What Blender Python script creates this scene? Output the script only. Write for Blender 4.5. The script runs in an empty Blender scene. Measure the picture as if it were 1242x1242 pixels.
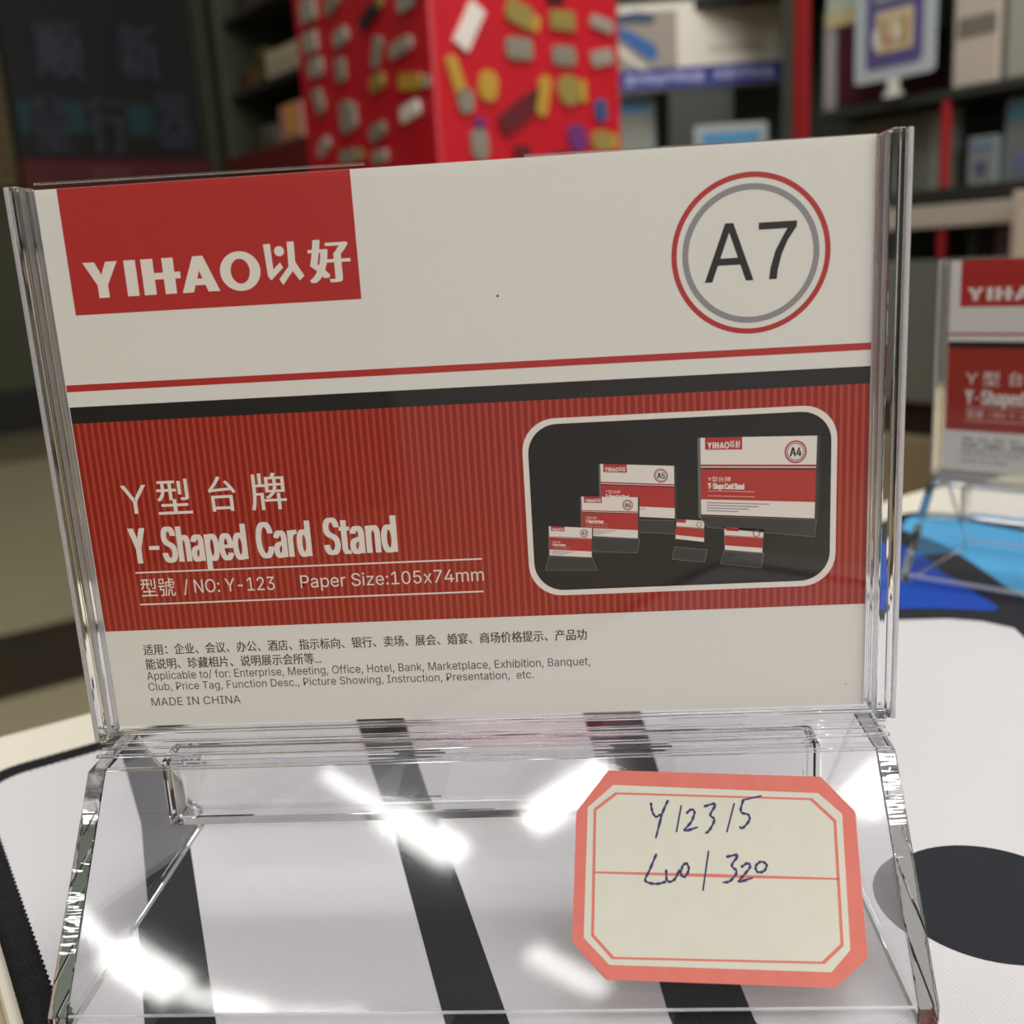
import bpy, bmesh, math, random
from mathutils import Vector, Matrix
from mathutils.geometry import tessellate_polygon

S = bpy.context.scene
COL = S.collection
random.seed(7)

# ------------------------------------------------------------------ camera, world, lights, exposure
def MZ(z):                      # stand millimetres (0 = bottom of the card) -> metres above the shop floor
    return z / 1000 + 0.8305

cd = bpy.data.cameras.new('camera')
cam = bpy.data.objects.new('camera', cd)
COL.objects.link(cam)
_r = ((0.99678, 0.05503, -0.05828), (-0.0436, -0.23791, -0.97031), (-0.06726, 0.96973, -0.23474))
_m = Matrix((_r[0], [-c for c in _r[1]], [-c for c in _r[2]])).transposed().to_4x4()
_m.translation = Vector((0.0151098, -0.1336055, MZ(61.5936)))
cam.matrix_world = _m
cd.sensor_width = 36
cd.lens = 36 * 1250 / 1242
cd.clip_start = 0.01
cd.clip_end = 60
cd.dof.use_dof = True
cd.dof.focus_distance = 0.142
cd.dof.aperture_fstop = 21
S.camera = cam

S.view_settings.view_transform = 'Standard'
S.view_settings.look = 'None'
S.view_settings.gamma = 1
S.view_settings.exposure = 0.0
S.view_settings.use_curve_mapping = False
S.cycles.max_bounces = 20
S.cycles.transparent_max_bounces = 32
S.cycles.transmission_bounces = 16
S.cycles.glossy_bounces = 8
S.cycles.diffuse_bounces = 4
S.cycles.caustics_refractive = True
S.cycles.caustics_reflective = True
S.cycles.sample_clamp_indirect = 4
S.cycles.blur_glossy = 0.3

W = bpy.data.worlds.new('shop_ambient')
S.world = W
W.use_nodes = True
W.node_tree.nodes['Background'].inputs[0].default_value = (1.0, 0.96, 0.9, 1)
W.node_tree.nodes['Background'].inputs[1].default_value = 0.36

def area(name, loc, size, rad, rotz=0, col=(1, 1, 1), target=None):
    l = bpy.data.lights.new(name, 'AREA')
    l.shape = 'RECTANGLE'
    l.size, l.size_y = size
    l.energy = rad * size[0] * size[1] * math.pi
    l.color = col
    o = bpy.data.objects.new(name, l)
    o.location = loc
    if target:
        o.rotation_euler = (Vector(target) - Vector(loc)).to_track_quat('-Z', 'Y').to_euler()
    else:
        o.rotation_euler = (0, 0, rotz)
    COL.objects.link(o)
    return o

def SH_(p, q, z):                # shop axes (turned 40 degrees) -> world
    c, s_ = math.cos(math.radians(40)), math.sin(math.radians(40))
    return Vector((p * c - q * s_, p * s_ + q * c, z))

# ceiling light panels of the shop, then added unseen lights for fill and highlight streaks
area('ceiling_panel_light', (0.7, 0.0, 2.85), (1.6, 1.2), 2.5, 0.64, (1, 0.985, 0.965))
area('ceiling_panel_light', (1.2, 0.5, 2.85), (1.2, 1.2), 3.4, 0.64, (1, 0.98, 0.95))
area('front_fill_light', (2.6, -3.6, 2.75), (3.0, 0.9), 13.0, 0, (1, 0.985, 0.955), (0, 0, 0.86))  # added fill from behind the viewer to brighten the upright card

area('shelf_fill_light', SH_(0.45, 0.35, 2.7), (0.8, 0.8), 8.0, 0, (1, 0.98, 0.95), SH_(1.6, 1.05, 1.1))  # added unseen light that lifts the dark gaps of the right shelving

def streak_light(p, q, w, rad):  # added unseen light, placed to reflect as a streak on the front slope
    z = MZ(2000)
    a, b = Vector((p[0] / 1000, p[1] / 1000, z)), Vector((q[0] / 1000, q[1] / 1000, z))
    d = b - a
    area('added_streak_light', (a + b) / 2, (d.length, w), rad, math.atan2(d.y, d.x), (1, 0.99, 0.96))

streak_light((-690, -1665), (-540, -1800), 0.035, 40)
streak_light((-540, -1805), (-360, -1970), 0.11, 44)
streak_light((60, -1675), (-160, -1855), 0.09, 52)
streak_light((-1520, -2090), (-1420, -2300), 0.05, 44)
streak_light((-1415, -2300), (-1250, -2480), 0.16, 48)
streak_light((-1240, -2490), (-1000, -2570), 0.07, 40)
streak_light((-1000, -2575), (-700, -2590), 0.03, 34)
streak_light((690, -1830), (800, -1690), 0.12, 45)
streak_light((-190, -2330), (20, -2500), 0.08, 26)

# ------------------------------------------------------------------ materials
def lin(c):
    return tuple(((v / 255) / 12.92 if v / 255 <= 0.04045 else ((v / 255 + 0.055) / 1.055) ** 2.4) for v in c) + (1,)

MATS = {}
def mat(name, rgb, rough=0.6, metal=0.0, spec=0.4, emit=None):
    if name in MATS:
        return MATS[name]
    m = bpy.data.materials.new(name)
    m.use_nodes = True
    b = m.node_tree.nodes['Principled BSDF']
    b.inputs['Base Color'].default_value = lin(rgb)
    b.inputs['Roughness'].default_value = rough
    b.inputs['Metallic'].default_value = metal
    b.inputs['Specular IOR Level'].default_value = spec
    if emit:
        b.inputs['Emission Color'].default_value = lin(rgb)
        b.inputs['Emission Strength'].default_value = emit
    MATS[name] = m
    return m

def nodes(m):
    return m.node_tree.nodes, m.node_tree.links, m.node_tree.nodes['Principled BSDF']

def mottled(name, a, b, scale, rough=0.6, bump=0.0, spec=0.3, detail=4):
    m = mat(name, a, rough, 0, spec)
    N, L, P = nodes(m)
    tc = N.new('ShaderNodeTexCoord')
    no = N.new('ShaderNodeTexNoise')
    no.inputs['Scale'].default_value = scale
    no.inputs['Detail'].default_value = detail
    mx = N.new('ShaderNodeMix')
    mx.data_type = 'RGBA'
    mx.inputs['A'].default_value = lin(a)
    mx.inputs['B'].default_value = lin(b)
    L.new(tc.outputs['Object'], no.inputs['Vector'])
    L.new(no.outputs['Fac'], mx.inputs['Factor'])
    L.new(mx.outputs['Result'], P.inputs['Base Color'])
    if bump:
        bp = N.new('ShaderNodeBump')
        bp.inputs['Strength'].default_value = bump
        bp.inputs['Distance'].default_value = 0.001
        L.new(no.outputs['Fac'], bp.inputs['Height'])
        L.new(bp.outputs['Normal'], P.inputs['Normal'])
    return m

# clear acrylic: thick pieces refract, sheets are seen straight through with a Fresnel reflection
acr = bpy.data.materials.new('clear_acrylic')
acr.use_nodes = True
_p = acr.node_tree.nodes['Principled BSDF']
_p.inputs['Base Color'].default_value = (0.985, 0.985, 1.0, 1)
_p.inputs['Transmission Weight'].default_value = 1
_p.inputs['IOR'].default_value = 1.49
_p.inputs['Roughness'].default_value = 0.0

edge_m = acr.copy()
edge_m.name = 'frosted_acrylic_edge'
_p = edge_m.node_tree.nodes['Principled BSDF']
_p.inputs['Roughness'].default_value = 0.35
_p.inputs['Transmission Weight'].default_value = 0.82
milled = acr.copy()
milled.name = 'milled_acrylic'
milled.node_tree.nodes['Principled BSDF'].inputs['Roughness'].default_value = 0.015

_n, _l = milled.node_tree.nodes, milled.node_tree.links
_t, _mp, _no, _bp = _n.new('ShaderNodeTexCoord'), _n.new('ShaderNodeMapping'), _n.new('ShaderNodeTexNoise'), _n.new('ShaderNodeBump')
_mp.inputs['Rotation'].default_value = (math.radians(35), 0, 0)
_mp.inputs['Scale'].default_value = (60, 60, 420)
_no.inputs['Scale'].default_value = 1
_no.inputs['Detail'].default_value = 3
_bp.inputs['Strength'].default_value = 0.22
_bp.inputs['Distance'].default_value = 0.0004
_l.new(_t.outputs['Object'], _mp.inputs['Vector'])
_l.new(_mp.outputs['Vector'], _no.inputs['Vector'])
_l.new(_no.outputs['Fac'], _bp.inputs['Height'])
_l.new(_bp.outputs['Normal'], milled.node_tree.nodes['Principled BSDF'].inputs['Normal'])

def sheet(name, rough, tint):
    m = bpy.data.materials.new(name)
    m.use_nodes = True
    N, L = m.node_tree.nodes, m.node_tree.links
    N.clear()
    out = N.new('ShaderNodeOutputMaterial')
    mx = N.new('ShaderNodeMixShader')
    tr = N.new('ShaderNodeBsdfTransparent')
    tr.inputs[0].default_value = tint
    gl = N.new('ShaderNodeBsdfGlossy')
    gl.inputs['Roughness'].default_value = rough
    fr = N.new('ShaderNodeFresnel')
    fr.inputs['IOR'].default_value = 1.49
    ge = N.new('ShaderNodeNewGeometry')
    inv = N.new('ShaderNodeMath')
    inv.operation = 'SUBTRACT'
    inv.inputs[0].default_value = 1
    mul = N.new('ShaderNodeMath')
    mul.operation = 'MULTIPLY'
    L.new(ge.outputs['Backfacing'], inv.inputs[1])
    L.new(inv.outputs[0], mul.inputs[0])
    L.new(fr.outputs[0], mul.inputs[1])
    L.new(mul.outputs[0], mx.inputs[0])
    L.new(tr.outputs[0], mx.inputs[1])
    L.new(gl.outputs[0], mx.inputs[2])
    L.new(mx.outputs[0], out.inputs[0])
    return m

sheet_clear = sheet('clear_acrylic_sheet', 0.015, (0.985, 0.985, 0.99, 1))
sheet_worn = sheet('handled_acrylic_sheet', 0.06, (0.985, 0.985, 0.99, 1))

paper = mat('card_paper', (216, 212, 204), 0.45, 0, 0.3)
logo_red = mat('logo_red_ink', (172, 44, 42), 0.4)
ink_black = mat('black_ink', (30, 26, 26), 0.4)
ink_grey = mat('grey_ink', (136, 134, 134), 0.4)
ink_text = mat('text_grey_ink', (62, 56, 54), 0.5)
ink_white = mat('white_ink', (222, 212, 202), 0.45)
ink_brown = mat('photo_black_ink', (24, 20, 20), 0.4)
ink_glass = mat('photo_dark_grey_ink', (52, 50, 50), 0.4)
ink_line = mat('photo_line_ink', (104, 100, 98), 0.4)

band = mat('striped_red_ink', (160, 40, 32), 0.4)
N, L, P = nodes(band)
tc = N.new('ShaderNodeTexCoord')
wv = N.new('ShaderNodeTexWave')
wv.wave_type = 'BANDS'
wv.bands_direction = 'X'
wv.wave_profile = 'SIN'
wv.inputs['Scale'].default_value = 0.314 / 0.00093
cr = N.new('ShaderNodeValToRGB')
cr.color_ramp.elements[0].position = 0.45
cr.color_ramp.elements[0].color = lin((140, 28, 24))
cr.color_ramp.elements[1].position = 0.92
cr.color_ramp.elements[1].color = lin((172, 64, 40))
L.new(tc.outputs['Object'], wv.inputs['Vector'])
L.new(wv.outputs['Fac'], cr.inputs['Fac'])
L.new(cr.outputs['Color'], P.inputs['Base Color'])

def cloth(name, rgb, rough=0.9, amt=0.25):
    m = mat(name, rgb, rough, 0, 0.15)
    N, L, P = nodes(m)
    tc = N.new('ShaderNodeTexCoord')
    hs = []
    for d in ('X', 'Y'):
        w = N.new('ShaderNodeTexWave')
        w.bands_direction = d
        w.inputs['Scale'].default_value = 0.314 / 0.00048
        w.inputs['Distortion'].default_value = 1.2
        w.inputs['Detail'].default_value = 1
        L.new(tc.outputs['Object'], w.inputs['Vector'])
        hs.append(w)
    ad = N.new('ShaderNodeMath')
    ad.operation = 'MULTIPLY'
    L.new(hs[0].outputs['Fac'], ad.inputs[0])
    L.new(hs[1].outputs['Fac'], ad.inputs[1])
    bp = N.new('ShaderNodeBump')
    bp.inputs['Strength'].default_value = amt
    bp.inputs['Distance'].default_value = 0.0002
    L.new(ad.outputs[0], bp.inputs['Height'])
    L.new(bp.outputs['Normal'], P.inputs['Normal'])
    return m

mat_white = cloth('mat_white_cloth', (209, 207, 209))
mat_dark = cloth('mat_charcoal_print', (44, 46, 50))
mat_blue = cloth('mat_royal_blue_print', (36, 74, 172))
mat_sky = cloth('mat_sky_blue_print', (84, 166, 214))
thread = mottled('black_overlock_thread', (26, 26, 28), (44, 44, 46), 1500, 0.95, 0.6, 0.1)
rubber = mat('white_foam', (220, 216, 205), 0.9)

# ------------------------------------------------------------------ mesh builder (millimetres in, metres out)
class MB:
    def __init__(self, fn=None):
        self.v, self.f, self.m = [], [], []
        self.fn = fn
    def add(self, vs, fs, mi=0):
        o = len(self.v)
        self.v += [tuple(v) for v in vs]
        self.f += [tuple(o + i for i in f) for f in fs]
        self.m += [mi] * len(fs) if isinstance(mi, int) else list(mi)
    def bm_add(self, bm, mi=0):
        bm.verts.index_update()
        self.add([v.co[:] for v in bm.verts], [[v.index for v in f.verts] for f in bm.faces], mi)
        bm.free()
    def box(self, x0, x1, y0, y1, z0, z1, mi=0, bev=0.0, seg=2):
        bm = bmesh.new()
        bmesh.ops.create_cube(bm, size=1)
        for v in bm.verts:
            v.co = Vector(((x0 + x1) / 2 + v.co.x * (x1 - x0), (y0 + y1) / 2 + v.co.y * (y1 - y0), (z0 + z1) / 2 + v.co.z * (z1 - z0)))
        if bev:
            bmesh.ops.bevel(bm, geom=bm.edges[:], offset=bev, segments=seg, affect='EDGES', profile=0.5)
        self.bm_add(bm, mi)
    def prism(self, prof, a0, a1, axis='x', bev=0.0, mi=0, caps=None, seg=2):
        # a closed outline swept along one axis; prof lists the two other coordinates
        def pt(p, a):
            return {'x': (a, p[0], p[1]), 'y': (p[0], a, p[1]), 'z': (p[0], p[1], a)}[axis]
        bm = bmesh.new()
        A = [bm.verts.new(pt(p, a0)) for p in prof]
        B = [bm.verts.new(pt(p, a1)) for p in prof]
        n = len(prof)
        c1 = bm.faces.new(A)
        c2 = bm.faces.new(B)
        for i in range(n):
            bm.faces.new((A[i], A[(i + 1) % n], B[(i + 1) % n], B[i]))
        bmesh.ops.recalc_face_normals(bm, faces=bm.faces)
        if bev:
            bmesh.ops.bevel(bm, geom=bm.edges[:], offset=bev, segments=seg, affect='EDGES', profile=0.5)
        self.bm_add(bm, mi)
    def poly(self, pts, mi=0):
        self.add(pts, [range(len(pts))], mi)
    def build(self, name, mats, parent=None, loc=None, smooth=False, rotz=0):
        me = bpy.data.meshes.new(name)
        vs = [self.fn(*v) for v in self.v] if self.fn else self.v
        k = 0.001
        me.from_pydata([(v[0] * k, v[1] * k, v[2] * k) for v in vs], [], self.f)
        for m in mats:
            me.materials.append(m)
        for p, i in zip(me.polygons, self.m):
            p.material_index = i
            p.use_smooth = smooth
        me.update()
        o = bpy.data.objects.new(name, me)
        COL.objects.link(o)
        if parent:
            o.parent = parent
        if loc is not None:
            o.location = loc
        o.rotation_euler.z = rotz
        return o

def tag(o, label, cat, group=None):
    o['label'] = label
    o['category'] = cat
    if group:
        o['group'] = group
    return o

def struct(o):
    o['kind'] = 'structure'
    return o

def thing(name, label, cat, loc, rotz=0, group=None):
    o = bpy.data.objects.new(name, None)
    o.empty_display_size = 0.02
    COL.objects.link(o)
    o.location = loc
    o.rotation_euler = (0, 0, rotz)
    return tag(o, label, cat, group)

# ------------------------------------------------------------------ lettering
_tc = {}
SANS = None                       # Blender's own interface typeface, close to the printed one; else its default
try:
    import os
    _f = os.path.join(bpy.utils.system_resource('DATAFILES'), 'fonts', 'Inter.woff2')
    if os.path.exists(_f):
        SANS = bpy.data.fonts.load(_f)
except Exception:
    SANS = None
def glyphs(s, res=3, off=0.0, space=1.0):
    key = (s, res, off, space)
    if key in _tc:
        return _tc[key]
    cu = bpy.data.curves.new('lettering', 'FONT')
    cu.body = s
    cu.size = 1
    if SANS and all(ord(c) < 256 for c in s):
        cu.font = SANS
    cu.space_character = space
    ob = bpy.data.objects.new('lettering', cu)
    COL.objects.link(ob)
    bpy.context.view_layer.objects.active = ob
    for o in bpy.context.selected_objects:
        o.select_set(False)
    ob.select_set(True)
    bpy.ops.object.convert(target='CURVE')
    loops = []
    for sp in ob.data.splines:
        bp = sp.bezier_points
        pts = []
        for a, c in zip(bp, list(bp[1:]) + [bp[0]]):
            flat = (a.handle_right - a.co).cross(c.co - a.co).length < 1e-7 and (c.handle_left - c.co).cross(c.co - a.co).length < 1e-7
            n = 1 if flat else max(res, 3)
            for k in range(n):
                t = k / n
                q = a.co * (1 - t) ** 3 + a.handle_right * 3 * t * (1 - t) ** 2 + c.handle_left * 3 * t * t * (1 - t) + c.co * t ** 3
                if not pts or (Vector(q[:2]) - pts[-1]).length > 1e-6:
                    pts.append(Vector(q[:2]))
        if len(pts) > 2 and (pts[0] - pts[-1]).length < 1e-6:
            pts.pop()
        if len(pts) > 2:
            loops.append((sum(p.x * q.y - q.x * p.y for p, q in zip(pts, pts[1:] + pts[:1])) / 2, pts))
    sign = 1 if sum(a for a, _ in loops) > 0 else -1
    def inside(p, poly):
        r = False
        for a, c in zip(poly, poly[1:] + poly[:1]):
            if (a.y > p.y) != (c.y > p.y) and p.x < (c.x - a.x) * (p.y - a.y) / (c.y - a.y) + a.x:
                r = not r
        return r
    outer = [[abs(a), pts, []] for a, pts in loops if a * sign > 0]
    for a, pts in loops:
        if a * sign < 0:
            own = [o for o in outer if o[0] > abs(a) and inside(pts[0], o[1])]
            if own:
                min(own, key=lambda o: o[0])[2].append(pts)
    vs, fs, lv = [], [], []
    for k, (_, pts, holes) in enumerate(outer):
        lo = [pts] + holes
        o = len(vs)
        fl = [p for l in lo for p in l]
        vs += [p[:] for p in fl]
        lv += [k % 3] * len(fl)                          # crossing strokes lie a hair above one another
        fs += [tuple(o + i for i in t_) for t_ in tessellate_polygon([[p.to_3d() for p in l] for l in lo])]
    r = (vs, fs, lv)
    cu = ob.data
    bpy.data.objects.remove(ob)
    bpy.data.curves.remove(cu)
    _tc[key] = r
    return r

CAP = max(v[1] for v in glyphs('H')[0])

def text(mb, to3, s, x0, x1, ya, yb, mi, fit='cap', bold=0.0, res=3, off=0.0, space=1.0, lift=0.004):
    """fit 'cap': ya..yb is cap-top to baseline; fit 'box': the lettering fills ya..yb. y runs downwards."""
    vs, fs, lv = glyphs(s, res, off, space)
    if not vs:
        return
    ax, bx = min(v[0] for v in vs), max(v[0] for v in vs)
    ay, by = (0, CAP) if fit == 'cap' else (min(v[1] for v in vs), max(v[1] for v in vs))
    sx = (x1 - x0 - bold) / (bx - ax)
    sy = (yb - ya) / (by - ay)
    for j, k in enumerate([0] if bold == 0 else [0, 0.34 * bold, 0.67 * bold, bold]):
        q = [to3(x0 + k + (v[0] - ax) * sx, yb - (v[1] - ay) * sy) for v in vs]
        mb.add([(c[0], c[1] - (j * 3 + l) * lift * .4, c[2]) for c, l in zip(q, lv)], fs, mi)

def ring(mb, to3, cx, cy, r0, r1, mi, n=72):
    vs = []
    for i in range(n):
        a = 2 * math.pi * i / n
        vs += [to3(cx + r0 * math.cos(a), cy + r0 * math.sin(a)), to3(cx + r1 * math.cos(a), cy + r1 * math.sin(a))]
    fs = [(2 * i, 2 * i + 1, (2 * i + 3) % (2 * n), (2 * i + 2) % (2 * n)) for i in range(n)]
    mb.add(vs, fs, mi)

def disc(mb, to3, cx, cy, r, mi, n=40):
    mb.poly([to3(cx + r * math.cos(2 * math.pi * i / n), cy + r * math.sin(2 * math.pi * i / n)) for i in range(n)], mi)

def rrect(x0, y0, x1, y1, r, n=8):
    out = []
    for cx, cy, a in ((x1 - r, y1 - r, 0), (x0 + r, y1 - r, 90), (x0 + r, y0 + r, 180), (x1 - r, y0 + r, 270)):
        for i in range(n + 1):
            t = math.radians(a + 90 * i / n)
            out.append((cx + r * math.cos(t), cy + r * math.sin(t)))
    return out

def ribbon(mb, to3, pts, w, mi, sub=6):
    # pen stroke through the given points
    P_ = [Vector(p) for p in pts]
    if len(P_) > 2:
        Q = [P_[0] * 2 - P_[1]] + P_ + [P_[-1] * 2 - P_[-2]]
        out = []
        for i in range(1, len(Q) - 2):
            a, b, c, d = Q[i - 1:i + 3]
            for k in range(sub):
                t = k / sub
                out.append(0.5 * (2 * b + (c - a) * t + (2 * a - 5 * b + 4 * c - d) * t * t + (3 * b - a - 3 * c + d) * t ** 3))
        out.append(P_[-1])
        P_ = out
    vs = []
    n = len(P_)
    for i, p in enumerate(P_):
        d = (P_[min(i + 1, n - 1)] - P_[max(i - 1, 0)])
        d = d.normalized() if d.length else Vector((1, 0))
        k = w / 2 * (0.75 + 0.25 * math.sin(i * 1.7) if 0 < i < n - 1 else 0.55)
        q = Vector((-d.y, d.x)) * k
        vs += [to3(*(p + q)), to3(*(p - q))]
    mb.add(vs, [(2 * i, 2 * i + 1, 2 * i + 3, 2 * i + 2) for i in range(n - 1)], mi)

# ------------------------------------------------------------------ the shop: floor, walls, trim (structure)
PHI = math.radians(40)
cb, sb = math.cos(PHI), math.sin(PHI)
def SH(p, q, z=0):               # shop axes (metres) -> world
    return Vector((p * cb - q * sb, p * sb + q * cb, z))

def sbox(mb, p0, p1, q0, q1, z0, z1, mi=0, bev=0.0):
    mb.box(p0 * 1000, p1 * 1000, q0 * 1000, q1 * 1000, z0 * 1000, z1 * 1000, mi, bev * 1000)

def sobj(mb, name, mats, parent=None):
    return mb.build(name, mats, parent, rotz=0 if parent else PHI)

floor_m = mottled('shop_floor_tile', (190, 182, 146), (172, 164, 130), 3, 0.35, 0, 0.4)
strip_m = mottled('dark_floor_border', (66, 56, 40), (52, 44, 32), 6, 0.4)
farwall_m = mottled('dark_olive_wall', (88, 90, 70), (72, 75, 58), 1.2, 0.7)
backing_m = mottled('green_grey_shelf_back', (104, 112, 102), (82, 90, 82), 2.0, 0.5)

b = MB(); sbox(b, -5, 6, -2.5, 7.2, -0.08, 0)
struct(sobj(b, 'floor', [floor_m]))
b = MB(); sbox(b, -5, 3, 2.34, 2.82, 0.0, 0.004)
struct(sobj(b, 'trim_1', [strip_m]))
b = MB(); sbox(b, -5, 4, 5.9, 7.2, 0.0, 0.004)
struct(sobj(b, 'floor_dark_reflection', [mottled('painted_dark_reflection', (132, 124, 96), (116, 110, 84), 2, 0.5)]))  # dark reflection on the far floor, painted as a darker strip
b = MB(); sbox(b, -3, 1.6, 7.17, 7.199, 0.004, 0.28)
struct(sobj(b, 'baseboard_back', [mat('black_baseboard', (34, 32, 26), 0.5)]))
b = MB(); sbox(b, -5, 6, 7.2, 7.35, -0.08, 3.4)
struct(sobj(b, 'wall_back', [farwall_m]))
b = MB(); sbox(b, -3.1, -3.0, -2.5, 7.2, -0.08, 3.4)
struct(sobj(b, 'wall_left', [farwall_m]))  # unseen wall, added to cut the ambient light from the left
b = MB(); sbox(b, 1.72, 1.87, -2.5, 3.57, -0.08, 3.4)
struct(sobj(b, 'wall_right', [backing_m]))

# ------------------------------------------------------------------ the shop front across the aisle
dark_panel = mat('black_sign_panel', (11, 11, 12), 0.5)
sign_red = mat('dark_red_sign_strip', (92, 16, 20), 0.5)
sign_chr = mat('slate_sign_letters', (56, 56, 72), 0.5)
sign_teal = mat('teal_sign_band', (24, 62, 70), 0.5)

t = thing('shop_sign', 'large black shop sign with slate characters and red lower strip on far wall', 'sign', SH(2.15, 7.15, 1.55), PHI)
def local(p, q, z):
    return ((p - 2.15) * 1000, (q - 7.15) * 1000, (z - 1.55) * 1000)
b = MB(); x0, y0, z0 = local(1.55, 7.09, 1.70); x1, y1, z1 = local(2.76, 7.20, 3.3)
b.box(x0, x1, y0, y1, z0, z1, 0, 6)
b.build('sign_panel', [dark_panel], t)
b = MB(); x0, y0, z0 = local(1.55, 7.07, 1.42); x1, y1, z1 = local(3.6, 7.20, 1.695)
b.box(x0, x1, y0, y1, z0, z1, 0, 6)
sx, sy, sz = local(1.98, 7.066, 1.66)
for k in range(9):
    b.box(sx + 26 * k, sx + 26 * k + 16, sy - 1, sy + 3, sz - 90 + 10 * (k % 3), sz - 20, 1)
b.build('red_strip', [sign_red, mat('faded_pink_lettering', (120, 72, 70), 0.6)], t)
for q0, q1 in ((1.58, 1.66), (1.86, 1.99), (2.25, 2.42)):
    x0, y0, z0 = local(q0, 7.084, 1.85); x1, y1, z1 = local(q1, 7.092, 2.04)
    b = MB(); b.box(x0, x1, y0, y1, z0, z1)
    b.build('teal_panel', [sign_teal], t)
for ch, a0, a1, zb, zt in (('顺', 1.73, 2.02, 2.17, 2.50), ('新', 2.23, 2.51, 2.19, 2.53), ('量', 1.65, 1.88, 1.73, 2.06), ('行', 1.98, 2.24, 1.73, 2.08), ('器', 2.41, 2.68, 1.77, 2.11)):
    b = MB()
    f = lambda x, y: (x, (7.078 - 7.15) * 1000, -y)
    text(b, f, ch, (a0 - 2.15) * 1000, (a1 - 2.15) * 1000, -(zt - 1.55) * 1000, -(zb - 1.55) * 1000, 0, 'box', 22, lift=0.6)
    o = b.build('sign_character', [sign_chr], t)
    md = o.modifiers.new('thick', 'SOLIDIFY'); md.thickness = 0.012; md.offset = 0

t = thing('wall_poster', 'narrow beige strip poster with red marks left of black shop sign', 'poster', SH(1.42, 7.16, 0.9), PHI)
b = MB(); b.box(-190, 122, -10, 40, 640, 1420)
pf = b.build('poster_sheet', [mottled('aged_beige_paper', (116, 106, 74), (98, 90, 62), 4)], t)
for k in range(7):
    b = MB(); b.box(20 + 8 * (k % 2), 70, -13, -10.5, 700 + 92 * k, 740 + 92 * k)
    b.build('red_mark', [mat('faded_red_print', (112, 58, 44), 0.7)], pf)

# ------------------------------------------------------------------ far shelving unit
frame_m = mat('green_grey_metal', (62, 64, 50), 0.45, 0.3)
shelf_m = mat('dark_shelf', (40, 36, 33), 0.5)
t = thing('shelving_unit', 'dark far shelving unit with green grey end post behind red display tower', 'shelf', SH(1.55, 2.95, 0), PHI)
def U(mb, p0, p1, q0, q1, z0, z1, mi=0, bev=0.0):
    mb.box((p0 - 1.55) * 1000, (p1 - 1.55) * 1000, (q0 - 2.95) * 1000, (q1 - 2.95) * 1000, z0 * 1000, z1 * 1000, mi, bev)
b = MB(); U(b, 1.67, 1.70, 2.3, 3.56, 0.1, 2.2); b.build('back_panel', [mat('dark_brown_panel', (48, 42, 38), 0.7)], t)
for z in (0.3, 0.72, 1.262, 1.49, 1.72):
    b = MB(); U(b, 1.40, 1.668, 2.3, 3.36, z - 0.02, z, 0, 2); b.build('shelf_board', [shelf_m], t)
b = MB(); U(b, 1.38, 1.70, 3.37, 3.42, 0.0, 2.3, 0, 4); U(b, 1.38, 1.70, 3.52, 3.56, 0.0, 2.3, 0, 4); U(b, 1.41, 1.66, 3.42, 3.52, 0.0, 2.3)
b.build('end_post', [frame_m], t)
b = MB(); U(b, 1.36, 1.392, 2.3, 3.37, 1.19, 1.285, 0, 2); b.build('red_edge_strip', [sign_red], t)
b = MB(); U(b, 1.40, 1.66, 2.3, 3.36, 0.0, 0.1); b.build('plinth', [shelf_m], t)

def carton(name, label, cat, p0, p1, q0, q1, z0, z1, rgb, group=None, flap=None):
    t = thing(name, label, cat, SH((p0 + p1) / 2, (q0 + q1) / 2, z0), PHI, group)
    w, d, h = (p1 - p0) * 500, (q1 - q0) * 500, (z1 - z0) * 1000
    b = MB(); b.box(-w, w, -d, d, 0, h, 0, min(3, w * 0.2, d * 0.2))
    b.build('carton_body', [mat(name + '_' + str(rgb), rgb, 0.55)], t)
    if flap:
        for (u0, u1, v0, v1, c) in flap:                 # printed panels on the face towards the aisle (fractions)
            b = MB(); b.box(-w - 1.2, -w + 0.2, d - 2 * d * u1, d - 2 * d * u0, h * v0, h * v1)
            b.build('printed_panel', [mat('print_' + str(c), c, 0.5)], t)
    return t
G = 'goods on the far shelving unit'
carton('cardboard_box', 'flat white box on middle shelf of far shelving unit', 'box', 1.43, 1.62, 2.88, 3.13, 1.49, 1.575, (186, 172, 146), G, [(.1, .9, .25, .7, (170, 158, 134))])
carton('cardboard_box', 'black box with two dark halves standing on upper far shelf', 'box', 1.45, 1.6, 2.92, 3.14, 1.72, 1.86, (22, 22, 22), G, [(.05, .5, .1, .9, (34, 26, 22)), (.55, .95, .1, .9, (14, 20, 22))])
carton('cardboard_box', 'dull brown box left on upper far shelf', 'box', 1.45, 1.6, 3.16, 3.32, 1.72, 1.83, (62, 46, 42), G, [(.15, .8, .2, .8, (72, 50, 46))])
carton('cardboard_box', 'brown grey carton under the flat white box', 'box', 1.45, 1.62, 2.86, 3.05, 1.262, 1.42, (56, 44, 42), G, [(.2, .8, .3, .8, (62, 48, 46))])
carton('cardboard_box', 'small orange box on middle shelf near green grey post', 'box', 1.43, 1.58, 3.22, 3.33, 1.49, 1.56, (92, 58, 24), G, [(.1, .4, .1, .9, (70, 30, 24))])
carton('cardboard_box', 'yellow green packet beside the small orange box', 'box', 1.43, 1.58, 3.14, 3.21, 1.49, 1.60, (74, 68, 24), G, [(.1, .9, .5, .8, (60, 54, 20))])
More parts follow.
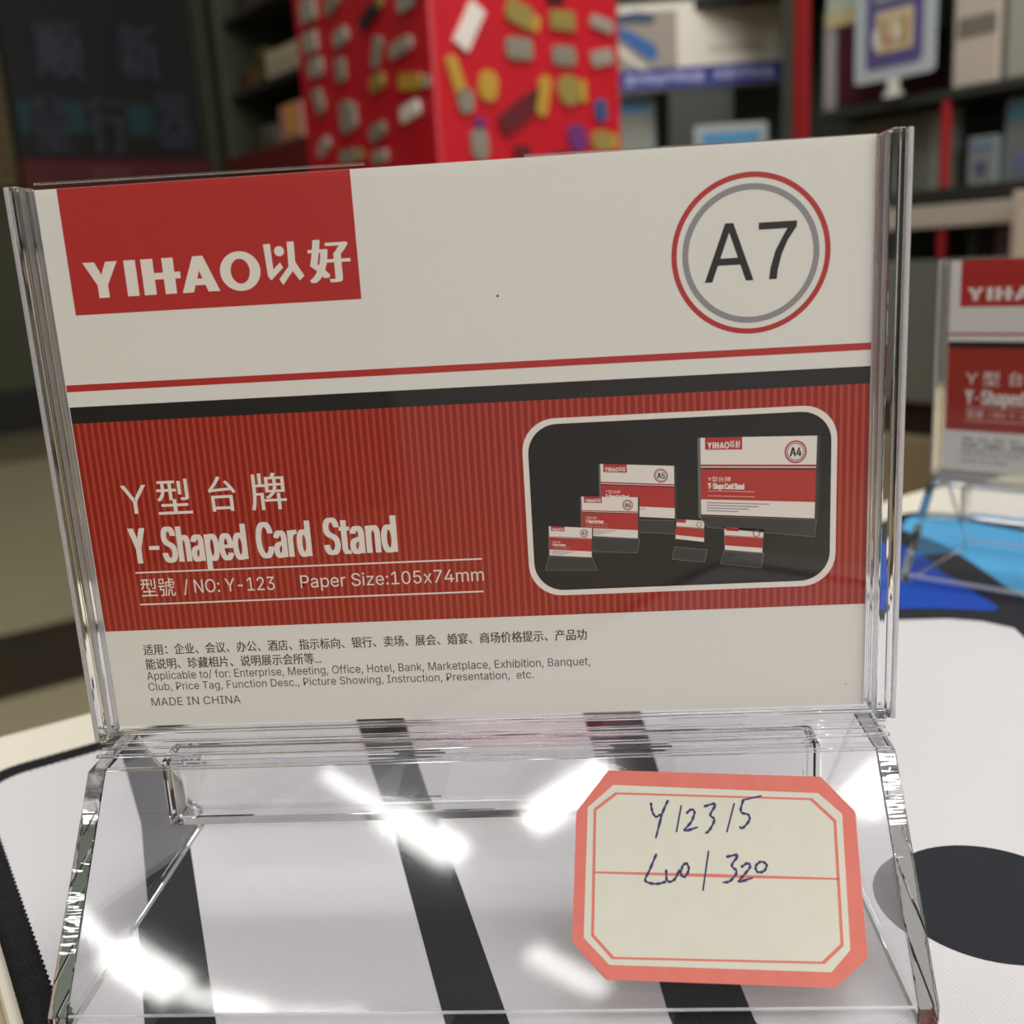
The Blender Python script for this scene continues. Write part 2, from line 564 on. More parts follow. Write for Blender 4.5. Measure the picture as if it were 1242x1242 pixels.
t = carton('paper_carton', 'pink carton with orange front standing low on far shelf', 'box', 1.405, 1.44, 2.87, 3.02, 1.285, 1.40, (190, 130, 116), G, [(.35, .7, .1, 1.0, (206, 150, 52)), (0, 1, 0, .22, (140, 124, 104))])
carton('cardboard_box', 'grey beige packet low on far shelf left of pink carton', 'box', 1.405, 1.44, 3.06, 3.17, 1.262, 1.36, (96, 88, 74), G, [(.2, .8, .3, .7, (74, 66, 54))])

# ------------------------------------------------------------------ red display tower with flash drives
red_l = mat('glossy_red_board', (182, 18, 34), 0.4, 0, 0.4)
T0, T1, Q0, Q1 = 0.644, 0.945, 0.982, 1.33
t = thing('display_tower', 'tall red display tower covered with sample flash drives', 'display stand', SH(T0, Q0, 0), PHI)
b = MB(); b.box(0, (T1 - T0) * 1000, 0, (Q1 - Q0) * 1000, 60, 1460, 0, 5)
b.build('tower_body', [red_l], t)
b = MB(); b.box(-20, (T1 - T0) * 1000 + 20, -20, (Q1 - Q0) * 1000 + 20, 0, 60, 0, 8)
b.build('tower_base', [mat('black_plastic', (24, 24, 24), 0.5)], t)
silver = mat('silver_drive', (158, 148, 136), 0.45, 0.2)
grey_d = mat('grey_drive', (128, 122, 108), 0.5)
gold = mat('gold_drive', (176, 138, 52), 0.45)
olive = mat('olive_drive', (140, 122, 62), 0.5)
white_d = mat('white_tag', (214, 204, 196), 0.5)
maroon = mat('maroon_drive', (92, 22, 34), 0.5)
purple = mat('purple_drive', (104, 44, 104), 0.5)
blue_d = mat('blue_drive', (46, 76, 120), 0.5)
black_d = mat('black_drive', (34, 26, 28), 0.5)

def drive(face, a, z, w, h, ang, m, cap=None, rnd=0.25):
    """a drive fixed flat on one tower face: a along the face (metres), z height, w x h in millimetres"""
    mb = MB()
    c, s = math.cos(math.radians(ang)), math.sin(math.radians(ang))
    def place(x, y, d):
        X, Y = x * c - y * s, x * s + y * c
        if face == 'R':
            return ((a - T0) * 1000 + X, -d, z * 1000 + Y)
        return (-d, (a - Q0) * 1000 - X, z * 1000 + Y)
    def slab(x0, x1, y0, y1, r, d, mi):
        out = rrect(x0, y0, x1, y1, r, 5)
        n = len(out)
        vs = [place(x, y, 0.2) for x, y in out] + [place(x, y, d) for x, y in out]
        fs = [tuple(range(n, 2 * n)), tuple(reversed(range(n)))] + [(i, (i + 1) % n, n + (i + 1) % n, n + i) for i in range(n)]
        mb.add(vs, fs, mi)
    slab(-w / 2, w / 2, -h / 2, h / 2, min(w, h) * rnd, 5, 0)
    if cap is not None:
        slab(w / 2 + 0.3, w / 2 + w * 0.3, -h * 0.36, h * 0.36, h * 0.06, 3.5, 1)
    else:
        slab(-w * 0.3, w * 0.3, -h * 0.24, h * 0.24, h * 0.1, 5.6, 1)
    return mb.build('flash_drive', [m, cap or m], t)

for a, z, w, h, ang, m, cap, rnd in (
    (0.699, 1.170, 62, 26, 58, white_d, None, .1), (0.776, 1.190, 46, 30, -20, olive, gold, .3), (0.845, 1.188, 44, 26, 0, olive, None, .15),
    (0.835, 1.215, 30, 16, 0, black_d, None, .3), (0.912, 1.189, 42, 18, -12, silver, None, .2), (0.773, 1.150, 46, 28, 0, grey_d, None, .3),
    (0.845, 1.146, 42, 26, 0, grey_d, None, .3), (0.910, 1.148, 42, 22, 12, silver, None, .25), (0.676, 1.111, 58, 18, -72, gold, silver, .45),
    (0.687, 1.086, 26, 32, 0, grey_d, None, .45), (0.722, 1.104, 30, 40, -10, gold, None, .45), (0.764, 1.072, 70, 30, 32, maroon, black_d, .4),
    (0.808, 1.096, 20, 56, -14, gold, None, .45), (0.851, 1.105, 42, 42, 0, olive, gold, .49), (0.905, 1.082, 22, 32, 0, blue_d, None, .45),
    (0.704, 1.036, 28, 42, 0, grey_d, None, .49), (0.706, 1.060, 18, 16, 0, purple, None, .45), (0.862, 1.046, 34, 40, 10, purple, None, .4),
    (0.905, 1.043, 40, 32, 0, olive, gold, .49), (0.770, 1.028, 30, 18, 0, maroon, None, .4), (0.83, 1.02, 26, 22, 0, maroon, None, .4),
    (0.776, 1.25, 46, 26, 0, olive, None, .3), (0.86, 1.25, 46, 24, 10, grey_d, None, .3), (0.70, 1.26, 46, 24, -30, gold, None, .3)):
    drive('R', a, z, w * .9, h * .9, ang, m, cap, rnd)
for a, z, w, h, ang, m, cap, rnd in (
    (1.279, 1.246, 56, 38, 0, silver, None, .1), (1.282, 1.205, 52, 34, 0, silver, None, .1), (1.209, 1.240, 52, 24, 20, grey_d, None, .3),
    (1.114, 1.205, 60, 22, 20, black_d, olive, .3), (1.025, 1.203, 48, 26, 8, silver, black_d, .35), (1.193, 1.195, 48, 26, 8, silver, None, .3),
    (1.103, 1.160, 50, 22, 62, grey_d, None, .35), (1.045, 1.155, 66, 22, 6, silver, None, .35), (1.272, 1.171, 50, 32, 0, silver, None, .3),
    (1.201, 1.156, 30, 40, 0, grey_d, None, .3), (1.107, 1.125, 42, 24, 8, olive, None, .3), (1.028, 1.113, 66, 24, -8, gold, silver, .35),
    (1.273, 1.127, 30, 44, 20, grey_d, None, .3), (1.196, 1.096, 42, 52, 0, grey_d, silver, .3), (1.034, 1.080, 56, 24, 10, white_d, None, .3),
    (1.270, 1.066, 48, 24, 26, silver, None, .35), (1.200, 1.045, 62, 24, 0, grey_d, olive, .3), (1.117, 1.067, 50, 24, 12, grey_d, None, .35),
    (1.116, 1.036, 46, 22, 0, silver, None, .3), (1.13, 1.26, 50, 24, 0, grey_d, None, .3), (1.05, 1.26, 50, 24, 0, silver, None, .3)):
    drive('L', a, z, w * .76, h * .78, ang, m, cap, rnd)

# ------------------------------------------------------------------ near shelving along the right wall
cab_m = mat('grey_green_cabinet', (104, 108, 98), 0.5)
shelfd = mat('dark_green_shelf_edge', (46, 52, 47), 0.4)
edge_w = mat('off_white_shelf_edge', (166, 160, 148), 0.5)
red_post = mat('red_shelf_post', (150, 34, 38), 0.4)
grn_post = mat('green_grey_post', (76, 82, 72), 0.4)
OQ = 1.2
t = thing('shelving_unit', 'near wall shelving with red posts and green grey cabinet below', 'shelf', SH(1.55, OQ, 0), PHI)
def V(mb, p0, p1, q0, q1, z0, z1, mi=0, bev=0.0):
    mb.box((p0 - 1.55) * 1000, (p1 - 1.55) * 1000, (q0 - OQ) * 1000, (q1 - OQ) * 1000, z0 * 1000, z1 * 1000, mi, bev)
b = MB(); V(b, 1.66, 1.70, 0.2, 2.25, 0.86, 2.2); b.build('back_panel', [backing_m], t)
for z, q1 in ((1.36, 1.0), (1.10, 1.0)):
    b = MB(); V(b, 1.40, 1.658, 0.2, q1, z - 0.014, z, 0, 1); b.build('shelf_board', [shelfd], t)
for z in (1.33, 1.055):
    b = MB(); V(b, 1.42, 1.658, 1.09, 2.25, z - 0.014, z, 0, 1); b.build('shelf_board', [shelfd], t)
b = MB(); V(b, 1.40, 1.658, 0.2, 1.0, 0.94, 0.962, 0, 1); b.build('shelf_board', [mat('dark_shelf_lip', (40, 43, 39), 0.4)], t)
b = MB(); V(b, 1.395, 1.658, 0.2, 1.0, 0.906, 0.938, 0, 2); b.build('white_shelf_edge', [edge_w], t)
for q0, q1, z0, z1 in ((1.03, 1.056, 0.86, 2.2), (0.778, 0.789, 0.963, 1.084), (0.778, 0.788, 0.86, 0.904)):
    b = MB(); V(b, 1.40, 1.412, q0, q1, z0, z1, 0, 2); b.build('red_post', [red_post], t)
b = MB(); V(b, 1.41, 1.44, 1.058, 1.088, 0.86, 2.2, 0, 2); b.build('green_post', [grn_post], t)
b = MB(); V(b, 1.40, 1.70, 0.2, 2.25, 0.64, 0.858, 0, 3); b.build('cabinet_top_section', [cab_m], t)
b = MB(); V(b, 1.43, 1.70, 0.2, 2.25, 0.585, 0.638); b.build('dark_slot', [mat('dark_brown_slot', (56, 46, 36), 0.6)], t)
b = MB(); V(b, 1.40, 1.70, 0.2, 2.25, 0.08, 0.583, 0, 3); b.build('drawer_section', [mat('khaki_drawer', (138, 126, 98), 0.5)], t)
b = MB(); V(b, 1.43, 1.70, 0.2, 2.25, 0.0, 0.079); b.build('plinth', [shelf_m], t)

G = 'stationery on the near wall shelving'
carton('notebook', 'maroon notebook box standing beside the red post', 'notebook', 1.42, 1.60, 0.902, 0.985, 1.10, 1.222, (66, 26, 34), G, [(.1, .9, .1, .9, (72, 26, 36))])
carton('notebook', 'pale lilac book spine between red post and maroon notebook', 'notebook', 1.42, 1.6, 0.988, 1.012, 1.10, 1.225, (150, 146, 150), G, [(.2, .8, .1, .9, (162, 156, 160))])
carton('paper_carton', 'pale green carton with cream base lying over the maroon notebook', 'box', 1.42, 1.60, 0.915, 1.008, 1.2255, 1.31, (176, 190, 172), G, [(0, 1, 0, .25, (196, 180, 138))])
carton('paper_carton', 'off-white carton with grey label right of the hanging blister pack', 'box', 1.42, 1.56, 0.716, 0.786, 1.10, 1.30, (184, 174, 162), G, [(.12, .92, .34, .47, (112, 108, 100)), (.1, .3, .72, .85, (206, 196, 184))])
carton('paper_carton', 'grey white carton at far right of upper shelf', 'box', 1.42, 1.56, 0.56, 0.706, 1.10, 1.28, (152, 152, 142), G, [(.3, .6, .3, .42, (126, 126, 118))])
carton('acrylic_panel', 'grey green panel on lower shelf left of short red post', 'panel', 1.45, 1.47, 0.792, 0.99, 0.962, 1.08, (104, 108, 100), G, [(.78, .98, .02, .96, (134, 138, 128))])
carton('blister_card', 'small pale card with blue print on lower shelf beside short red post', 'card', 1.42, 1.45, 0.712, 0.757, 0.962, 1.03, (116, 124, 124), G, [(.1, .9, .7, .9, (98, 116, 138)), (.3, .7, .2, .5, (76, 80, 106))])
carton('blister_card', 'tall grey card with blue header on lower shelf at right edge', 'card', 1.43, 1.46, 0.60, 0.708, 0.962, 1.078, (104, 112, 108), G, [(.05, .95, .72, .95, (76, 124, 140)), (.15, .5, .1, .35, (92, 98, 130)), (.6, .85, .05, .5, (128, 132, 126))])
carton('notebook', 'purple grey book in the dark gap under white shelf edge', 'notebook', 1.45, 1.6, 0.698, 0.725, 0.858, 0.902, (112, 106, 116), G)
carton('notebook', 'black folder beside purple grey book under white shelf edge', 'notebook', 1.45, 1.6, 0.728, 0.752, 0.858, 0.902, (34, 36, 34), G)
carton('notebook', 'pale grey green pad next to short red post under white shelf edge', 'notebook', 1.45, 1.6, 0.754, 0.768, 0.858, 0.900, (84, 88, 80), G)
carton('paper_carton', 'upright beige carton standing before the white shelf edge', 'box', 1.30, 1.39, 0.53, 0.622, 0.0, 0.945, (176, 164, 148), G, [(.1, .9, .9, .98, (186, 174, 158))])

# blister pack hanging from the upper shelf edge
t = thing('blister_pack', 'hanging blister pack with purple frame and white tab on near shelving', 'blister pack', SH(1.385, 0.858, 1.10), PHI)
b = MB(); b.prism(rrect(-67, 26, 67, 262, 8), -3, 0, 'x'); b.build('backing_card', [mat('pale_blue_card', (168, 178, 182), 0.5)], t)
b = MB(); b.prism(rrect(-48, 44, 46, 246, 10), -4.2, -3.1, 'x'); b.build('purple_frame', [mat('purple_print', (84, 78, 128), 0.5)], t)
b = MB(); b.prism(rrect(-32, 64, 30, 122, 4), -5.4, -4.3, 'x'); b.prism(rrect(-36, 134, 34, 220, 4), -5.4, -4.3, 'x', mi=1)
for k in range(5):
    b.prism(rrect(-24 + 12 * k, 72 + 9 * (k % 2), -15 + 12 * k, 110 - 12 * (k % 3), 3), -6.6, -5.5, 'x', mi=2 + k % 3)
    b.prism(rrect(-30 + 13 * k, 146 + 14 * (k % 2), -18 + 13 * k, 200 - 10 * (k % 3), 3), -6.6, -5.5, 'x', mi=2 + (k + 1) % 3)
b.build('picture_window', [mat('beige_print', (188, 172, 142), 0.5), mat('blue_grey_print', (132, 144, 160), 0.5), mat('tan_print', (160, 130, 84), 0.5), mat('pale_print', (206, 204, 196), 0.5), mat('salmon_print', (182, 118, 100), 0.5)], t)
b = MB(); b.prism([(-10, 25.8), (10, 25.8), (9, 10), (18, 2), (0, 0), (-18, 2), (-9, 10)], -3, 0, 'x'); b.build('white_tab', [mat('white_plastic_tab', (206, 208, 200), 0.4)], t)

# white carton turned towards the counter: blue tool picture and blue footer
t = thing('paper_carton', 'white carton with blue tool picture and blue footer left of red post', 'box', SH(1.44, 1.30, 1.055), math.pi / 2)
PB = 1184 - 1055
b = MB(); b.box(-14, 14, -60, 60, 0, PB - .2, 1, 2); b.build('carton_stand', [shelfd, shelfd], t)
b = MB(); b.box(-18, 18, -148, 148, PB, PB + 147, 0, 2)
b.build('carton_body', [mat('white_carton', (214, 208, 194), 0.5)], t)
b = MB(); b.box(-20, -18.2, -148, 148, PB + 2, PB + 37); b.build('blue_footer', [mat('deep_blue_print', (34, 46, 128), 0.5)], t)
for k in range(15):
    if k != 8:
        b = MB(); b.box(-21, -20.1, 136 - 18 * k - 13, 136 - 18 * k, PB + 10 + (k * 5) % 7, PB + 29 - (k * 3) % 5)
        b.build('footer_letter', [mat('pale_lilac_print', (156, 156, 196), 0.5)], t)
b = MB(); b.box(-20, -18.2, 42, 148, PB + 38, PB + 134); b.build('grey_picture', [mat('warm_grey_print', (146, 136, 124), 0.5)], t)
f = lambda x, y: (-21.2, x, y)
for nm, pts, m in (('pliers_jaw', [(148, 132), (110, 136), (78, 126), (88, 113), (120, 116), (148, 116)], mat('navy_print', (40, 62, 92), 0.5)), ('pliers_handle', [(148, 110), (126, 104), (82, 78), (76, 58), (92, 50), (120, 72), (148, 94)], mat('bright_blue_print', (32, 88, 150), 0.5)), ('paper_strip', [(148, 82), (112, 50), (94, 38), (108, 36), (148, 64)], mat('cream_print', (204, 198, 186), 0.5))):
    n = len(pts)
    b = MB()
    b.add([f(q[0], q[1] + PB) for q in pts] + [(-20.1, q[0], q[1] + PB) for q in pts], [tuple(reversed(range(n))), tuple(range(n, 2 * n))] + [(i, (i + 1) % n, n + (i + 1) % n, n + i) for i in range(n)])
    b.build(nm, [m], t)
for x0, x1, y0, y1 in ((-104, -20, 140, 143), (-96, -30, 127, 130), (-104, -40, 114, 117), (-116, -14, 58, 70), (-90, -50, 92, 95)):
    b = MB(); b.box(-18.8, -18.05, x0, x1, PB + y0, PB + y1)
    b.build('small_print', [mat('pale_grey_print', (186, 180, 168), 0.5)], t)

def blister(q, z0, z1, w, label):
    t = thing('blister_card', label, 'card', SH(1.375, q, 0.86), math.pi / 2, 'blister cards under the white carton')
    a, h = (z0 - 0.86) * 1000, (z1 - 0.86) * 1000
    b = MB(); b.prism(rrect(-w, a, w, h, 5), -3, 0, 'x'); b.build('backing_card', [mat('pale_grey_card', (142, 150, 148), 0.5)], t)
    b = MB(); b.prism(rrect(-w * .78, h - 36, w * .78, h - 14, 2), -4.2, -3.1, 'x'); b.build('blue_header', [mat('mid_blue_print', (58, 122, 164), 0.5)], t)
    b = MB(); b.prism(rrect(-w * .7, a + 8, w * .7, h - 44, 4), -5.2, -3.1, 'x'); b.build('blister', [mat('dull_grey_blister', (134, 136, 126), 0.4)], t)
    b = MB(); b.box(-2.9, -0.1, -6, 6, 0, a - 0.2); b.build('support_rod', [grn_post], t)    # rod that carries the card
    return t
blister(1.412, 0.99, 1.19, 42, 'tall grey blister card with blue header beside red display tower')
blister(1.169, 0.96, 1.104, 63, 'low grey blister card with blue header under the white carton')

# ------------------------------------------------------------------ counter, board, printed mat
MU = math.radians(36.8)
cm, sm = math.cos(MU), math.sin(MU)
ZM = 0.80                                         # top of the mat, metres
def uv(x, y):                                     # stand millimetres -> mat axes (u right-back, v towards the viewer)
    return (x * cm + y * sm, x * sm - y * cm)

khaki = mottled('khaki_counter_laminate', (196, 184, 146), (184, 172, 134), 30, 0.5)
t = thing('display_counter', 'khaki shop counter under the white board', 'counter', (0, 0, 0), MU)
b = MB(); b.box(-140, 620, -330, 126, 764, 793.8, 0, 2); b.build('counter_top', [khaki], t)
b = MB(); b.box(-120, 600, -310, 100, 60, 763.8, 0, 2); b.build('cabinet_body', [mat('khaki_cabinet', (150, 140, 108), 0.5)], t)
b = MB(); b.box(-100, 580, -290, 80, 0, 59.8); b.build('plinth', [shelf_m], t)
b = MB(); b.box(-140, -69, -330, 126, 793.9, 794.6, 0, .2); b.build('edge_strip', [mottled('worn_khaki_edge', (176, 162, 122), (164, 150, 112), 40, 0.5)], t)

b = MB(); b.box(-63.5, 300, -200, 125, 794, 797, 0, 1)
tag(b.build('white_board', [mat('white_board_laminate', (228, 222, 204), 0.5)], None, (0, 0, 0), rotz=MU), 'white board lying on the counter under the printed mat', 'board')

# mat: u from -61.4, v (towards viewer) from -99; built in (u, -v) axes so that +y points away from the viewer
m_u0, m_u1, m_y0, m_y1, m_r = -60.4, 240.0, -175.0, 98.0, 11
b = MB()
out = rrect(m_u0, m_y0, m_u1, m_y1, m_r, 10)
b.prism(out, 797.05, 800.0, 'z')
def MP(pts, mi, h):
    b.poly([(q[0] * cm + q[1] * sm, -q[0] * sm + q[1] * cm, 800 + h) for q in pts], mi)
# charcoal stripes fanning under the stand
MP([(-88, 67), (-63, 19.8 + 21), (-53.7, 19.8), (-34.2, -23.7), (-20, -56), (-30, -60), (-43.7, -23.5), (-66.2, 25.6), (-84.5, 58)], 1, 0.03)
MP([(-35.5, 69), (-19.6, 23.6), (-4.7, -24.1), (9, -70), (19, -70), (3.4, -24.2), (-9.7, 18.0), (-24.5, 67)], 1, 0.03)
MP([(13.5, 66), (18, 26), (23.2, -23), (32, -70), (48, -70), (33.6, -24), (28.5, 20), (25.5, 66)], 1, 0.03)
# round spot
MP([(70.8 + 13.9 * math.cos(k * math.pi / 30), -0.6 + 14.1 * math.sin(k * math.pi / 30)) for k in range(60)], 1, 0.03)
# blue figure at the back: charcoal outline first, colours on top
MP([(40, 150), (60, 128), (91.8, 114.6), (104.7, 114.2), (112, 111.5), (117.3, 106.1), (117.0, 99), (118, 80), (150, 70), (170, 110), (140, 206), (128, 216), (100, 199), (60, 168)], 1, 0.02)
MP([(44, 152), (62, 134), (94.7, 123.1), (107.4, 121.6), (117.2, 118.6), (119.7, 120.9), (117.9, 136.6), (115.8, 154.3), (115.1, 172.3), (113.4, 182.9), (100, 190), (60, 162)], 2, 0.04)
MP([(119.0, 199.7), (124.4, 181.1), (127.0, 166.2), (127.8, 136.8), (131, 110), (168, 130), (158, 190), (145, 206), (138.5, 216), (127.5, 217)], 3, 0.04)
pad = b.build('printed_mat', [mat_white, mat_dark, mat_blue, mat_sky], None, (0, 0, 0), rotz=MU)
tag(pad, 'white cloth mat printed with charcoal stripes, a round spot and blue shapes', 'mat')

# overlocked edge: a scalloped band of thread round the mat
path = []
base = rrect(m_u0, m_y0, m_u1, m_y1, m_r, 24)
for i in range(len(base)):
    a, c = Vector(base[i]), Vector(base[(i + 1) % len(base)])
    n = max(1, int((c - a).length / 0.32))
    path += [a.lerp(c, k / n) for k in range(n)]
b = MB()
n = len(path)
prof = 8
dist = 0
vs = []
for i, p in enumerate(path):
    d = (path[(i + 1) % n] - path[i - 1]).normalized()
    nrm = Vector((d.y, -d.x))                     # outward for a counter-clockwise path
    sc = abs(math.sin(dist * math.pi / 1.35))
    ri, ro = 2.6 + 0.4 * sc, 1.05 + 0.3 * sc
    rib = 0.10 * math.sin(dist * 2 * math.pi / 0.68)
    for x, z in ((ro, 797.1), (ro, 799.5), (ro * .6, 800.5 + rib), (0, 800.75 + rib), (-ri * .6, 800.6 + rib), (-ri, 800.15), (-ri, 799.4), (0, 797.1)):
        q = p + nrm * x
        vs.append((q.x, q.y, z))
    dist += (path[(i + 1) % n] - p).length
fs = []
for i in range(n):
    j = (i + 1) % n
    for k in range(prof):
        l = (k + 1) % prof
        fs.append((i * prof + k, j * prof + k, j * prof + l, i * prof + l))
b.add(vs, fs)
b.build('stitched_edge', [thread], pad, smooth=True)

# ------------------------------------------------------------------ the printed card
def logo(mb, f, x0, y0, w, h, mi):
    """the brand lettering drawn as letters of unit height: x0,y0 is the top left, w and h the whole size"""
    sx, sy = w / 35.1, h / 5.0
    cnt = [0]
    def pg(pts):                                        # each stroke a hair above the last where they cross
        cnt[0] += 1
        mb.poly([(q[0], q[1] - 0.002 * cnt[0], q[2]) for q in (f(x0 + x * sx, y0 + y * sy) for x, y in pts)], mi)
    # Y
    pg([(0, .35), (1.55, .35), (2.3, 2.0), (3.05, .35), (4.6, .35), (3.0, 3.35), (3.0, 5.0), (1.6, 5.0), (1.6, 3.35)])
    # I
    pg([(5.45, .35), (7.0, .35), (7.0, 5.0), (5.45, 5.0)])
    # H with the little cross at its right
    pg([(7.7, .35), (9.3, .35), (9.3, 5.0), (7.7, 5.0)])
    pg([(9.25, 2.2), (12.75, 2.2), (12.75, 3.05), (9.25, 3.05)])
    pg([(10.5, .35), (12.0, .35), (12.0, 5.0), (10.5, 5.0)])
    # A
    pg([(12.75, 5.0), (14.6, .35), (15.95, .35), (14.25, 5.0)])
    pg([(14.6, .35), (15.95, .35), (17.75, 5.0), (16.2, 5.0)])
    pg([(13.9, 3.25), (16.4, 3.25), (16.4, 4.1), (13.9, 4.1)])
    # O
    n = 48
    vs = []
    for i in range(n):
        a = 2 * math.pi * i / n
        vs += [f(x0 + (20.65 + 1.25 * math.cos(a)) * sx, y0 + (2.62 + 1.6 * math.sin(a)) * sy), f(x0 + (20.65 + 2.65 * math.cos(a)) * sx, y0 + (2.62 + 2.55 * math.sin(a)) * sy)]
    mb.add(vs, [(2 * i, 2 * i + 1, (2 * i + 3) % (2 * n), (2 * i + 2) % (2 * n)) for i in range(n)], mi)
    for pts in ([(0, .03), (.18, .02), (.2, .6), (.39, .45), (.46, .57), (.12, .84), (.04, .74)], [(.62, 0), (.8, 0), (.79, .46), (.99, .78), (.86, .88), (.7, .66), (.42, .96), (.33, .83), (.6, .55)]):
        pg([(24.0 + 5.0 * x, -.75 + 5.7 * y) for x, y in pts])
    pg([(24.0 + 5.0 * (.4 + .13 * math.cos(k * .3927)), -.75 + 5.7 * (.2 + .115 * math.sin(k * .3927))) for k in range(16)])
    text(mb, f, '好', x0 + 29.6 * sx, x0 + 35.1 * sx, y0 - .75 * sy, y0 + 4.75 * sy, mi, 'box', .55 * sx)

def make_card(name, label, kx, kz, loc, rotz):
    b = MB(lambda x, y, z: (x * kx, y, z * kz))
    M_ = [paper, logo_red, ink_black, band, ink_white, ink_grey, ink_text, ink_brown, ink_glass, ink_line]
    b.box(-52.5, 52.5, -0.15, 0.15, 0, 74, 0)
    def at(layer):
        y_ = -0.15 - 0.018 * layer
        return lambda x, y: (x - 52.5, y_, 74 - y)
    f1, f2, f3, f4, f5 = at(1), at(2), at(3), at(4), at(5)
    def rect(f, x0, y0, x1, y1, mi):
        b.poly([f(x0, y1), f(x1, y1), f(x1, y0), f(x0, y0)], mi)
    rect(f1, 2.92, 0.02, 40.7, 15.85, 1)
    logo(b, f2, 4.85, 8.95, 34.9, 4.85, 4)
    ring(b, f1, 89.95, 13.15, 9.12, 9.78, 1)
    ring(b, f1, 89.95, 13.15, 7.68, 8.42, 5)
    for k, pg in enumerate(([(84.25, 16.35), (86.85, 9.3), (87.85, 9.3), (87.36, 10.35), (85.2, 16.35)], [(86.85, 9.3), (87.85, 9.3), (90.3, 16.35), (89.35, 16.35), (87.3, 10.3)],
                            [(85.6, 13.5), (89.1, 13.5), (89.1, 14.35), (85.6, 14.35)],
                            [(90.95, 9.45), (95.6, 9.45), (95.6, 10.1), (94.5, 11.7), (93.75, 13.4), (93.3, 15.2), (93.15, 16.35), (92.2, 16.35), (92.4, 14.9), (93.0, 12.9), (93.9, 11.2), (94.45, 10.3), (90.95, 10.3)])):
        b.poly([(q[0], q[1] - .002 * k, q[2]) for q in (f1(*p) for p in pg)], 2)
    rect(f1, 0.1, 24.85, 104.9, 25.75, 1)
    rect(f1, 0.1, 27.8, 104.9, 30.0, 2)
    rect(f1, 0.1, 30.0, 104.9, 59.5, 3)
    # titles
    text(b, f2, 'Y', 5.35, 8.9, 38.75, 42.7, 4, res=5)
    for ch, x0, x1, y0, y1 in (('型', 10.2, 15.0, 38.15, 43.0), ('台', 17.4, 21.2, 38.05, 42.9), ('牌', 23.2, 28.1, 37.9, 43.0)):
        text(b, f2, ch, x0, x1, y0, y1, 4, 'box', .12)
    text(b, f2, 'Y-Shaped', 5.45, 21.9, 44.75, 49.75, 4, bold=.48, res=4, space=1.06)
    text(b, f2, 'Card', 23.2, 30.8, 44.7, 49.7, 4, bold=.48, res=4, space=1.06)
    text(b, f2, 'Stand', 32.5, 42.6, 44.5, 49.6, 4, bold=.48, res=4, space=1.06)
    rect(f2, 5.7, 50.98, 53.9, 51.2, 4)
    rect(f2, 5.7, 55.6, 53.8, 55.82, 4)
    text(b, f2, '型號', 6.15, 11.0, 51.95, 54.65, 4, 'box')
    text(b, f2, '/ NO: Y-123', 12.2, 25.05, 52.4, 54.3, 4)
    text(b, f2, 'Paper Size:105x74mm', 28.7, 54.0, 52.4, 54.2, 4)
    # small print
    text(b, f1, '适用：企业、会议、办公、酒店、指示标向、银行、卖场、展会、婚宴、商场价格提示、产品功', 5.15, 67.6, 61.6, 63.25, 6, 'box', .05, 2)
    text(b, f1, '能说明、珍藏相片、说明展示会所等...', 5.2, 30.4, 63.75, 65.4, 6, 'box', .05, 2)
    text(b, f1, 'Applicable to/ for: Enterprise, Meeting, Office, Hotel, Bank, Marketplace, Exhibition, Banquet,', 5.1, 67.9, 65.75, 66.95, 6, res=2)
    text(b, f1, 'Club, Price Tag, Function Desc., Picture Showing, Instruction, Presentation,  etc.', 5.1, 60.0, 67.45, 68.6, 6, res=2)
    text(b, f1, 'MADE IN CHINA', 5.2, 18.2, 69.75, 70.95, 6, res=2)
    disc(b, f1, 58.17, 16.46, .16, 2, 10)
    disc(b, f1, 102.6, 71.0, .1, 6, 8)
    # product photograph of six stands
    b.poly([f2(*q) for q in rrect(60.2, 32.45, 100.9, 56.7, 4.4)], 4)
    b.poly([f3(*q) for q in rrect(60.95, 33.2, 100.15, 55.95, 3.9)], 7)
    def quad(c, u, v):
        (ax, ay), (bx, by), (cx, cy), (dx, dy) = c
        return (ax * (1 - u) * (1 - v) + bx * u * (1 - v) + cx * u * v + dx * (1 - u) * v, ay * (1 - u) * (1 - v) + by * u * (1 - v) + cy * u * v + dy * (1 - u) * v)
    def mini(card, base, size, big, up=0):
        f4 = at(4 + up)
        f5 = at(5 + up)
        g4 = lambda u, v: f4(*quad(card, u, v))
        g5 = lambda u, v: f5(*quad(card, u, v))
        def q4(f, u0, v0, u1, v1, mi):
            b.poly([f(u0, v1), f(u1, v1), f(u1, v0), f(u0, v0)], mi)
        a, c = card[0], card[2]
        # dark clear foot and thin bright edges
        B = [f4(*q) for q in base]
        b.poly(B, 8)
        for i in range(4):
            p_, q_ = Vector(base[i]), Vector(base[(i + 1) % 4])
            d_ = (q_ - p_).normalized()
            n_ = Vector((-d_.y, d_.x)) * 0.045
            b.poly([f5(*(p_ - n_)), f5(*(q_ - n_)), f5(*(q_ + n_)), f5(*(p_ + n_))], 9)
        q4(g4, -0.025, 0, 0, 1.05, 9); q4(g4, 1, 0, 1.03, 1.05, 8)
        q4(g4, 0, 0, 1, 1, 4)
        q4(g5, 0.04, 0, 0.36, 0.155, 1)
        q4(g5, 0, 0.345, 1, 0.37, 1)
        q4(g5, 0, 0.385, 1, 0.405, 2)
        q4(g5, 0, 0.405, 1, 0.80, 1)
        f6 = lambda x, y: (lambda q: (q[0], q[1] - 0.012, q[2]))(g5(x, y))
